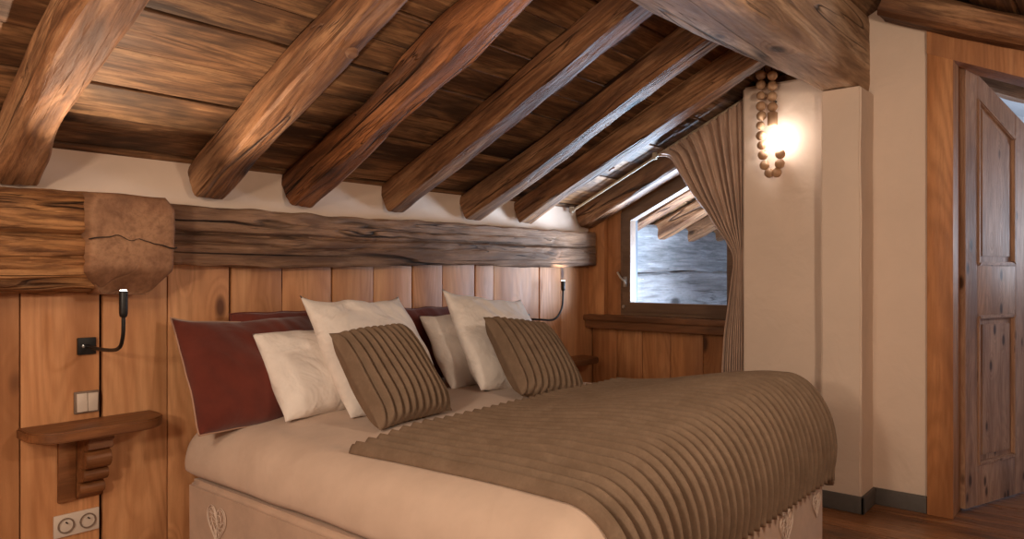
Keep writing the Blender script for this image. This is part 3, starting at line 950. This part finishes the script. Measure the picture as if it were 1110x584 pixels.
def sstep(a, b, x):
    t = max(0, min(1, (x - a) / (b - a))); return t * t * (3 - 2 * t)
RX0, RX1, RY0, RY1 = 1.545, 3.10, 1.10, 2.80   # inner flat rectangle
RR, RZ = 0.165, 0.19
def top_z(x, y):
    return 0.645 + 0.105 * (1 - sstep(1.15, 1.95, y)) * sstep(1.5, 2.8, x) - 0.035 * (1 - sstep(1.5, 1.85, x)) + 0.012 * nz((x, y, 0), 2.2, 5) - 0.006
def drape(px, py, extra=0.0, rmax=10.0, bulge=1.0):
    cx_ = max(RX0, min(RX1, px)); cy_ = max(RY0, min(RY1, py))
    dx, dy = px - cx_, py - cy_
    r = math.hypot(dx, dy)
    z = top_z(px if r < 1e-9 else cx_, py if r < 1e-9 else cy_)
    if r < 1e-9: return Vector((px, py, z + extra)), Vector((0, 0, 1))
    r = min(r, rmax)
    ux, uy = dx / math.hypot(dx, dy), dy / math.hypot(dx, dy)
    tmax = 1.88
    RZl = (z - 0.395) / 1.304
    scale = (RR + RZ) / 2
    th = min(r / scale, tmax)
    off_ = RR * math.sin(th) * bulge; dz = RZl * (1 - math.cos(th))
    if r / scale > tmax:
        dz += (r - tmax * scale); 
    n_ = Vector((ux * math.sin(min(th, 1.6)), uy * math.sin(min(th, 1.6)), max(0, math.cos(th))))
    n_.normalize()
    return Vector((cx_ + ux * off_, cy_ + uy * off_, z - dz)) + n_ * extra, n_

# duvet
bm = bmesh.new()
scale = (RR + RZ) / 2
per = []
def seg(p, q, n, d):
    return [((p[0] + (q[0] - p[0]) * i / n, p[1] + (q[1] - p[1]) * i / n), d) for i in range(n)]
def arc(c_, a0, n):
    return [(c_, (math.cos(a0 + (PI / 2) * i / n), math.sin(a0 + (PI / 2) * i / n))) for i in range(n)]
per += seg((RX1, RY0), (RX1, RY1), 50, (1, 0)) + arc((RX1, RY1), 0, 10)
per += seg((RX1, RY1), (RX0, RY1), 50, (0, 1)) + arc((RX0, RY1), PI / 2, 10)
per += seg((RX0, RY1), (RX0, RY0), 60, (-1, 0)) + arc((RX0, RY0), PI, 10)
per += seg((RX0, RY0), (RX1, RY0), 50, (0, -1)) + arc((RX1, RY0), 1.5 * PI, 10)
cx_, cy_ = (RX0 + RX1) / 2, (RY0 + RY1) / 2
rings = []
for s_ in [0.05 + 0.95 * i / 22 for i in range(23)]:
    ring = []
    for (p, d) in per:
        x = cx_ + (p[0] - cx_) * s_; y = cy_ + (p[1] - cy_) * s_
        z = top_z(x, y)
        ring.append(bm.verts.new((x, y, z)))
    rings.append(ring)
NR = 26
for j in range(1, NR + 1):
    r = scale * 1.95 * j / NR
    ring = []
    for (p, d) in per:
        pos, n_ = drape(p[0] + d[0] * r, p[1] + d[1] * r)
        t = j / NR
        w_ = 0.016 * nz((pos.x * 1.0, pos.y * 1.0, pos.z * 0.5), 6, 3) * t + 0.012 * nz((pos.x, pos.y, pos.z * 0.5), 2.0, 8) * t
        if j > NR - 3: w_ -= 0.012 * (j - NR + 3)
        pos = pos + n_ * w_
        pos.z = max(pos.z, 0.392)
        if pos.y > YH - 0.04: pos.y = YH - 0.04
        ring.append(bm.verts.new(pos))
    rings.append(ring)
n = len(per)
for A, B in zip(rings, rings[1:]):
    for k in range(n): bm.faces.new((A[k], B[k], B[(k + 1) % n], A[(k + 1) % n]))
bm.faces.new(rings[0])
bmesh.ops.recalc_face_normals(bm, faces=bm.faces[:])
o = link_mesh('duvet', bm, M['duvet'], angle=3)
tag(o, 'puffy pale cotton duvet covering the whole mattress', 'duvet')

# ribbed throw
bm = bmesh.new()
PITCH = 0.05
tx0, tx1 = 1.50, 3.40
NX = int((tx1 - tx0) / PITCH) * 12
NY = 84
grid = []
hem = scale * 1.95
for j in range(NY + 1):
    t = j / NY
    row = []
    for i in range(NX + 1):
        px = tx0 + (tx1 - tx0) * i / NX
        ytop = 1.955 + 0.012 * math.sin(px * 5)
        ybot = RY0 - hem - 0.02
        py = ytop + (ybot - ytop) * t
        ribn = (px - tx0) / PITCH
        # gentle lateral drift of the ribs
        sx = px + 0.02 * math.sin(t * 3.0) * (1 - (px - tx0) / 2)
        rib = (0.5 - 0.5 * math.cos(2 * PI * ribn)) ** 0.8
        endf = min(1.0, (j / NY) / 0.012) 
        if i == 0 or i == NX: rib = 0
        ex_ = 0.002 + 0.036 * rib * (0.5 + 0.5 * endf) + 0.004 * nz((px * 3, py * 3, 0), 2, 9)
        if px < tx0 + 0.025: ex_ = 0.004 + 0.026 * math.sin(PI * min(1, (px - tx0) / 0.05))
        pos, n_ = drape(sx, py, ex_, rmax=hem + 0.06)
        row.append(bm.verts.new(pos))
    grid.append(row)
for j in range(NY):
    for i in range(NX): bm.faces.new((grid[j][i], grid[j][i + 1], grid[j + 1][i + 1], grid[j + 1][i]))
bmesh.ops.recalc_face_normals(bm, faces=bm.faces[:])
th = link_mesh('ribbed_throw', bm, M['velvet'], angle=3)
if th.data.polygons[len(th.data.polygons) // 10].normal.z < 0:
    th.data.flip_normals()
sm = th.modifiers.new('s', 'SOLIDIFY'); sm.thickness = 0.012; sm.offset = -1
tag(th, 'taupe ribbed velvet throw spread over the foot of the bed', 'throw')

# ------------------------------------------------------------------ pillows
def pillow_bm(W, H, T, seed, ribs=0, sag=0.25, nx=56, nz_=52, pinch=0.03, wr=0.015, corner=0.0):
    bm = bmesh.new()
    front, back = [], []
    if ribs: nx = ribs * 12
    for side in (-1, 1):
        g = []
        for i in range(nx + 1):
            row = []
            u = -1 + 2 * i / nx
            for j in range(nz_ + 1):
                v = -1 + 2 * j / nz_
                e = (max(0, 1 - abs(u) ** 2.6) ** 0.55) * (max(0, 1 - abs(v) ** 2.6) ** 0.55)
                x = u * W / 2 * (1 - pinch * (1 - v * v)) * (1 - 0.02 * abs(v))
                z = v * H / 2 * (1 - pinch * (1 - u * u))
                x += 0.008 * nz((0, z * 3, 0), 3, seed) * abs(u); z += 0.010 * nz((x * 3, 0, 0), 3, seed + 4) * abs(v)
                if corner and v > 0: z += corner * (abs(u) ** 6) * (v ** 6)
                th_ = T / 2 * e * (1 + sag * (-v) * 0.8)
                if ribs:
                    rb = (0.5 - 0.5 * math.cos(2 * PI * ribs * (u + 1) / 2)) ** 0.8
                    th_ += 0.027 * rb * min(1, e * 3) - 0.004
                    th_ = max(th_, 0.0)
                # creases pulled from corners
                cr = wr * (nz((x * 7, z * 7, side), 1, seed + 2) + 0.6 * nz((x * 16 + z * 9, z * 5, side), 1, seed + 5)) * min(1, e * 2)
                y = side * (th_ + cr)
                on_edge = i in (0, nx) or j in (0, nz_)
                if on_edge: y = 0
                if side == 1 and on_edge:
                    row.append(front[i][j])
                else:
                    row.append(bm.verts.new((x, y, z + H / 2)))
            g.append(row)
        if side == -1: front = g
        else: back = g
    for i in range(nx):
        for j in range(nz_):
            bm.faces.new((front[i][j], front[i + 1][j], front[i + 1][j + 1], front[i][j + 1]))
            bm.faces.new((back[i][j], back[i][j + 1], back[i + 1][j + 1], back[i + 1][j]))
    edge = [front[i][0].co.copy() for i in range(nx + 1)] + [front[nx][j].co.copy() for j in range(nz_ + 1)] + \
           [front[i][nz_].co.copy() for i in range(nx, -1, -1)] + [front[0][j].co.copy() for j in range(nz_, -1, -1)]
    return bm, edge

def place_pillow(name, W, H, T, base, lean, yaw, roll, mat, label, group, seed, piping=None, **kw):
    bm, edge = pillow_bm(W, H, T, seed, **kw)
    m = Matrix.Translation(base) @ Matrix.Rotation(yaw, 4, 'Z') @ Matrix.Rotation(-lean, 4, 'X') @ Matrix.Rotation(roll, 4, 'Y')
    o = link_mesh(name, bm, mat, M=m, angle=3)
    tag(o, label, 'cushion' if 'cushion' in name else 'pillow', group)
    if piping:
        e2 = [edge[0]]
        for p in edge[1:]:
            if (p - e2[-1]).length > 0.006: e2.append(p)
        mb = MB(); mb.tube(e2 + [e2[0]], 0.0035, 6, cap=False)
        p_ = build('piping', mb, piping, o); p_['label'] = 'pale corded edge'
    return o
R = math.radians
GB = 'burgundy pillows against the panelled wall'; GW = 'white pillows on the bed'; GC = 'ribbed taupe cushions on the bed'
place_pillow('burgundy_pillow', 0.64, 0.46, 0.18, (1.63, 2.60, 0.60), R(28), R(0), 0, M['burg'], 'burgundy pillow with pale piping at the left edge of the bed', GB, 1, piping=M['burg_pipe'], corner=0.02)
place_pillow('burgundy_pillow', 0.66, 0.40, 0.10, (1.88, 2.79, 0.63), R(4), 0, 0, M['burg'], 'burgundy pillow flat against the wall behind the left white pillows', GB, 2, piping=M['burg'])
place_pillow('burgundy_pillow', 0.60, 0.39, 0.10, (2.62, 2.79, 0.63), R(4), 0, 0, M['burg'], 'burgundy pillow mostly hidden behind the middle of the white pillows', GB, 3, piping=M['burg'])
place_pillow('white_pillow', 0.56, 0.40, 0.18, (1.86, 2.46, 0.63), R(36), 0, 0, M['white'], 'smaller white pillow next to the burgundy one, partly behind the big left white pillow', GW, 4)
place_pillow('white_pillow', 0.56, 0.42, 0.15, (2.80, 2.50, 0.63), R(34), 0, 0, M['white'], 'white pillow in the middle, between the ribbed cushion and the big right white pillow', GW, 5)
place_pillow('white_pillow', 0.54, 0.56, 0.20, (2.02, 2.28, 0.63), R(38), R(0), R(2), M['white'], 'big upright white pillow behind the left ribbed cushion', GW, 6, corner=0.03)
place_pillow('white_pillow', 0.58, 0.56, 0.20, (2.78, 2.26, 0.62), R(37), R(0), R(9), M['white'], 'big upright white pillow behind the right ribbed cushion', GW, 7, corner=0.03)
place_pillow('ribbed_cushion', 0.39, 0.43, 0.13, (1.89, 2.05, 0.645), R(39), R(0), R(-3), M['velvet'], 'taupe ribbed velvet cushion leaning on the left white pillow', GC, 8, ribs=11, pinch=0.03, wr=0.003)
place_pillow('ribbed_cushion', 0.43, 0.44, 0.13, (2.66, 1.98, 0.64), R(42), R(0), R(10), M['velvet'], 'taupe ribbed velvet cushion leaning on the right white pillow', GC, 9, ribs=11, pinch=0.03, wr=0.003)

# ------------------------------------------------------------------ reading lights
def bez(p, n=20):
    out = []
    for i in range(len(p) - 1):
        p0 = p[max(i - 1, 0)]; p1 = p[i]; p2 = p[i + 1]; p3 = p[min(i + 2, len(p) - 1)]
        for k in range(n):
            f = k / n
            out.append(tuple(0.5 * (2 * p1[a] + (-p0[a] + p2[a]) * f + (2 * p0[a] - 5 * p1[a] + 4 * p2[a] - p3[a]) * f * f + (-p0[a] + 3 * p1[a] - 3 * p2[a] + p3[a]) * f ** 3) for a in range(3)))
    out.append(tuple(p[-1])); return out
def reading_light(base, head, top, label, bendp):
    e = empty('reading_light', base)
    tag(e, label, 'lamp', 'flexible reading lights on the panelled wall')
    of = -Vector(base)
    mb = MB(); mb.box(-0.031, 0.031, -0.012, 0.0, -0.031, 0.031, 0.003)
    build('wall_plate', mb, M['black'], e)
    mb = MB(); mb.lathe([(0, 0), (0.005, 0.0), (0.005, 0.004), (0, 0.005)], M=Matrix.Translation((-0.014, -0.012, 0)) @ Matrix.Rotation(PI / 2, 4, 'X'))
    build('screw', mb, M['steel'], e)
    pts = [(0, -0.01, 0)] + [tuple(Vector(b_) + of) for b_ in bendp] + [tuple(Vector(head) + of)]
    mb = MB(); mb.tube(bez(pts, 10), 0.0065, 10)
    build('gooseneck', mb, M['black'], e)
    H = Vector(head) + of; T_ = Vector(top) + of; dv = (T_ - H).normalized()
    mb = MB(); mb.tube([H - dv * 0.005, H, H + dv * 0.01, T_ - dv * 0.004, T_], [0.008, 0.012, 0.0135, 0.0135, 0.012], 16)
    build('lamp_head', mb, M['black'], e)
    mb = MB(); mb.tube([T_ - dv * 0.001, T_ + dv * 0.003], 0.010, 16)
    build('lens', mb, M['led'], e)
    return e
reading_light((1.045, YH, 0.931), (1.03, 2.55, 1.055), (1.03, 2.55, 1.138), 'black flexible reading light with square wall plate at the left of the bed, pointing up', [(1.05, 2.78, 0.926), (1.04, 2.62, 0.94), (1.032, 2.56, 0.985)])
reading_light((3.60, YH, 0.905), (3.855, 2.80, 1.085), (3.855, 2.80, 1.145), 'black flexible reading light curving up behind the right white pillow', [(3.66, 2.84, 0.90), (3.76, 2.80, 0.90), (3.84, 2.80, 0.97)])

# ------------------------------------------------------------------ switch, sockets, shelves
sw = empty('light_switch', (1.045, YH, 0.727))
tag(sw, 'double white light switch on the panelling above the left wall shelf', 'switch')
mb = MB(); mb.box(-0.042, 0.042, -0.010, 0, -0.04, 0.04, 0.004); build('cover_plate', mb, M['plastic_edge'], sw)
for s_ in (-1, 1):
    mb = MB(); mb.box(-0.017, 0.017, -0.007, 0.002, -0.033, 0.033, 0.002)
    build('rocker', mb, M['plastic'], sw, M=Matrix.Translation((s_ * 0.018, -0.011, 0)) @ Matrix.Rotation(R(4 * s_), 4, 'X'))
so = empty('power_socket', (1.012, YH, 0.295))
tag(so, 'double white power socket low on the wall under the left shelf', 'socket')
mb = MB(); mb.box(-0.075, 0.075, -0.010, 0, -0.04, 0.04, 0.004); build('cover_plate', mb, M['plastic'], so)
for s_ in (-1, 1):
    mb = MB(); mb.lathe([(0.0, -0.004), (0.022, -0.004), (0.024, 0.004), (0.0275, 0.004), (0.0275, 0.0), (0.024, 0.0)], M=Matrix.Translation((s_ * 0.036, -0.011, 0)) @ Matrix.Rotation(PI / 2, 4, 'X'))
    q_ = build('outlet', mb, M['plastic_edge'], so)
    mb = MB()
    for dx in (-0.0095, 0.0095): mb.tube([(s_ * 0.036 + dx, -0.006, -0.0), (s_ * 0.036 + dx, -0.0085, -0.0)], 0.003, 8)
    mb.tube([(s_ * 0.036, -0.006, 0.011), (s_ * 0.036, -0.024, 0.011)], 0.0024, 8)
    build('pin', mb, M['black'], q_)

def wall_shelf(x0, x1, zt, label, corbel_x):
    e = empty('wall_shelf', ((x0 + x1) / 2, YH, zt))
    tag(e, label, 'shelf', 'carved wooden bedside wall shelves')
    w = (x1 - x0) / 2; d = 0.20
    pts = [(-w, 0)]
    pts += [(-w, -0.05)]
    for k in range(7): a = PI + (PI / 2) * k / 6; pts.append((-w + 0.10 + 0.10 * math.cos(a), -d + 0.10 + 0.10 * math.sin(a)))
    for k in range(7): a = 1.5 * PI + (PI / 2) * k / 6; pts.append((w - 0.12 + 0.12 * math.cos(a), -d + 0.12 + 0.12 * math.sin(a)))
    pts += [(w, 0)]
    mb = MB(); mb.prism(pts, -0.036, 0, 'z', 0.005)
    build('shelf_board', mb, M['shelfw'], e)
    # carved corbel: stepped and scrolled profile
    cx_ = corbel_x - (x0 + x1) / 2
    pr = [(0, -0.037), (-0.135, -0.037), (-0.135, -0.06), (-0.122, -0.066), (-0.126, -0.088), (-0.112, -0.096)]
    for k in range(9):
        a = PI / 2 + PI * k / 8; pr.append((-0.085 + 0.030 * math.cos(a), -0.132 + 0.034 * math.sin(a)))
    for k in range(7):
        a = PI / 2 + PI * k / 6; pr.append((-0.062 + 0.026 * math.cos(a), -0.19 + 0.024 * math.sin(a)))
    pr += [(-0.045, -0.22)]
    for k in range(7):
        a = PI / 2 + PI * k / 6; pr.append((-0.036 + 0.018 * math.cos(a), -0.245 + 0.022 * math.sin(a)))
    pr += [(-0.012, -0.285), (0, -0.285)]
    mb = MB(); mb.prism(pr, cx_ - 0.042, cx_ + 0.042, 'x', 0.0025)
    build('carved_bracket', mb, M['shelfw'], e)
    mb = MB(); mb.box(cx_ - 0.10, cx_ - 0.043, -0.018, 0, -0.285, -0.037, 0.003)
    build('back_board', mb, M['shelfw'], e)
    return e
wall_shelf(0.825, 1.275, 0.665, 'brown wooden wall shelf with rounded corners and a carved bracket left of the bed', 1.05)
wall_shelf(3.70, 4.22, 0.625, 'wooden wall shelf mostly hidden behind the right ribbed cushion', 3.95)

# ------------------------------------------------------------------ bead wall lamp
XL = 3.925
def at(u, v, x=XL):
    t = (u - 555) / 792.0
    D = x / (0.766 + 0.643 * t)
    return (x, D * (0.643 - 0.766 * t), 1.2 + (295 - v) / 792.0 * D)
lamp = empty('bead_wall_lamp', (3.99, 1.46, 2.15))
tag(lamp, 'hanging string of round wooden beads with a glowing glass globe on the lit plaster wall', 'lamp')
lo = Matrix.Translation(-Vector(lamp.location))
left = [(825, 81.5), (825, 92), (825, 103.5), (825, 115), (825.5, 125.5), (824.5, 136), (825, 147), (825.5, 157.5), (827, 168), (829, 179), (834, 187.5), (842, 187), (845.5, 177.5), (846, 167)]
right = [(837.5, 82), (837.5, 93), (837, 104.5), (837.5, 116)]
random.seed(3)
for (u, v) in left + right:
    r = 0.0265 if random.random() > 0.2 else 0.0235
    p = at(u, v, XL + random.uniform(-0.004, 0.004))
    mb = MB()
    prof = [(0.004, -r)] + [(r * math.cos(a), r * math.sin(a)) for a in [(-80 + 160 * k / 12) * PI / 180 for k in range(13)]] + [(0.004, r)]
    mb.lathe(prof, M=Matrix.Translation(Vector(p)) @ Matrix.Rotation(random.uniform(-0.3, 0.3), 4, 'X'), seg=20)
    build('bead', mb, M['bead'], lamp, M=lo)
p = Vector(at(837.5, 129))
mb = MB(); mb.lathe([(0, 0.036), (0.024, 0.036), (0.027, 0.032), (0.027, -0.03), (0.022, -0.036), (0, -0.036)], M=Matrix.Translation(p))
build('lamp_holder', mb, M['bead'], lamp, M=lo)
pg = Vector(at(846, 153)) + Vector((-0.02, 0, 0)); pf = Vector(at(843, 150)) + Vector((-0.02, 0, 0))
mb = MB(); mb.lathe([(0.060 * math.sin(PI * k / 20) , -0.060 * math.cos(PI * k / 20)) for k in range(21)], M=Matrix.Translation(pg), seg=32)
build('glass_globe', mb, M['glass'], lamp, M=lo)
mb = MB(); mb.lathe([(0.030 * math.sin(PI * k / 14), -0.030 * math.cos(PI * k / 14)) for k in range(15)], M=Matrix.Translation(pf))
build('bulb', mb, M['bulb'], lamp, M=lo)
mb = MB(); mb.tube([at(825, 82), at(827, 70), (3.955, 1.46, 2.13), at(836, 70), at(837.5, 82)], 0.003, 8); mb.tube([(3.985, 1.46, 2.13), (3.95, 1.46, 2.13)], 0.005, 8)
build('cord', mb, M['black'], lamp, M=lo)

# ------------------------------------------------------------------ lights
def area(name, loc, target, size, power, col, sy=None):
    l = bpy.data.lights.new(name, 'AREA'); l.energy = power; l.color = col; l.shape = 'RECTANGLE'; l.size = size; l.size_y = sy or size
    o = bpy.data.objects.new(name, l); COL.objects.link(o); o.location = loc
    d = Vector(target) - Vector(loc); o.rotation_euler = d.to_track_quat('-Z', 'Y').to_euler()
    return o
def point(name, loc, power, col, r=0.03):
    l = bpy.data.lights.new(name, 'POINT'); l.energy = power; l.color = col; l.shadow_soft_size = r
    o = bpy.data.objects.new(name, l); COL.objects.link(o); o.location = loc; return o
def spot(name, loc, target, power, col, ang, blend=0.6, r=0.012):
    l = bpy.data.lights.new(name, 'SPOT'); l.energy = power; l.color = col; l.shadow_soft_size = r; l.spot_size = R(ang); l.spot_blend = blend
    o = bpy.data.objects.new(name, l); COL.objects.link(o); o.location = loc
    d = Vector(target) - Vector(loc); o.rotation_euler = d.to_track_quat('-Z', 'Y').to_euler(); return o
WARM = (1.0, 0.81, 0.62)
spot('reading_lamp_light', (1.03, 2.55, 1.146), (1.15, 2.1, 2.0), 38, (1.0, 0.80, 0.6), 100)
spot('reading_lamp_light', (3.855, 2.80, 1.152), (3.855, 2.7, 2.2), 3, (1.0, 0.80, 0.6), 110)
point('side_fill', (-0.9, 0.8, 1.5), 66, WARM, 0.12)  # added warm fill from the left, raking across the throw's ribs; no fixture there
point('front_fill', (0.5, -1.1, 1.25), 22, WARM, 0.3)  # weak fill added behind the camera, not an actual lamp
point('overhead_fill', (1.9, -0.25, 1.85), 44, WARM, 0.1)  # added above the frame to shape the ribbed fabric; nothing hangs here
area('high_left_fill', (-0.6, 1.2, 2.1), (1.8, 1.8, 0.5), 0.7, 26, WARM)  # unseen warm panel added high on the left, aimed at the bed
area('window_daylight', (5.35, 1.45, 0.95), (3.2, 2.6, 1.75), 0.9, 120, (0.70, 0.84, 1.0))
area('snow_light', (5.28, 2.12, 0.66), (3.3, 1.75, 2.0), 0.7, 125, (0.54, 0.76, 1.0), 0.5)
area('hall_light', (6.0, -0.6, 1.4), (6.0, 0.2, 2.4), 0.6, 30, (0.75, 0.85, 1.0))

w = bpy.data.worlds.new('sky'); S.world = w; w.use_nodes = True
bg = w.node_tree.nodes['Background']; bg.inputs[0].default_value = (0.62, 0.78, 1.0, 1); bg.inputs[1].default_value = 1.2

# ------------------------------------------------------------------ camera
cam = bpy.data.cameras.new('camera'); co_ = bpy.data.objects.new('camera', cam); COL.objects.link(co_)
cam.sensor_width = 36; cam.lens = 36 * 792 / 1110
co_.location = (0, 0, 1.2)
co_.rotation_euler = (PI / 2, 0, R(40) - PI / 2)
cam.shift_y = (295 - 292) / 1110.0
S.camera = co_
cam.clip_start = 0.05
S.view_settings.view_transform = 'Standard'
S.view_settings.look = 'None'
S.view_settings.exposure = 0.3
S.view_settings.gamma = 1.0
S.view_settings.use_curve_mapping = False
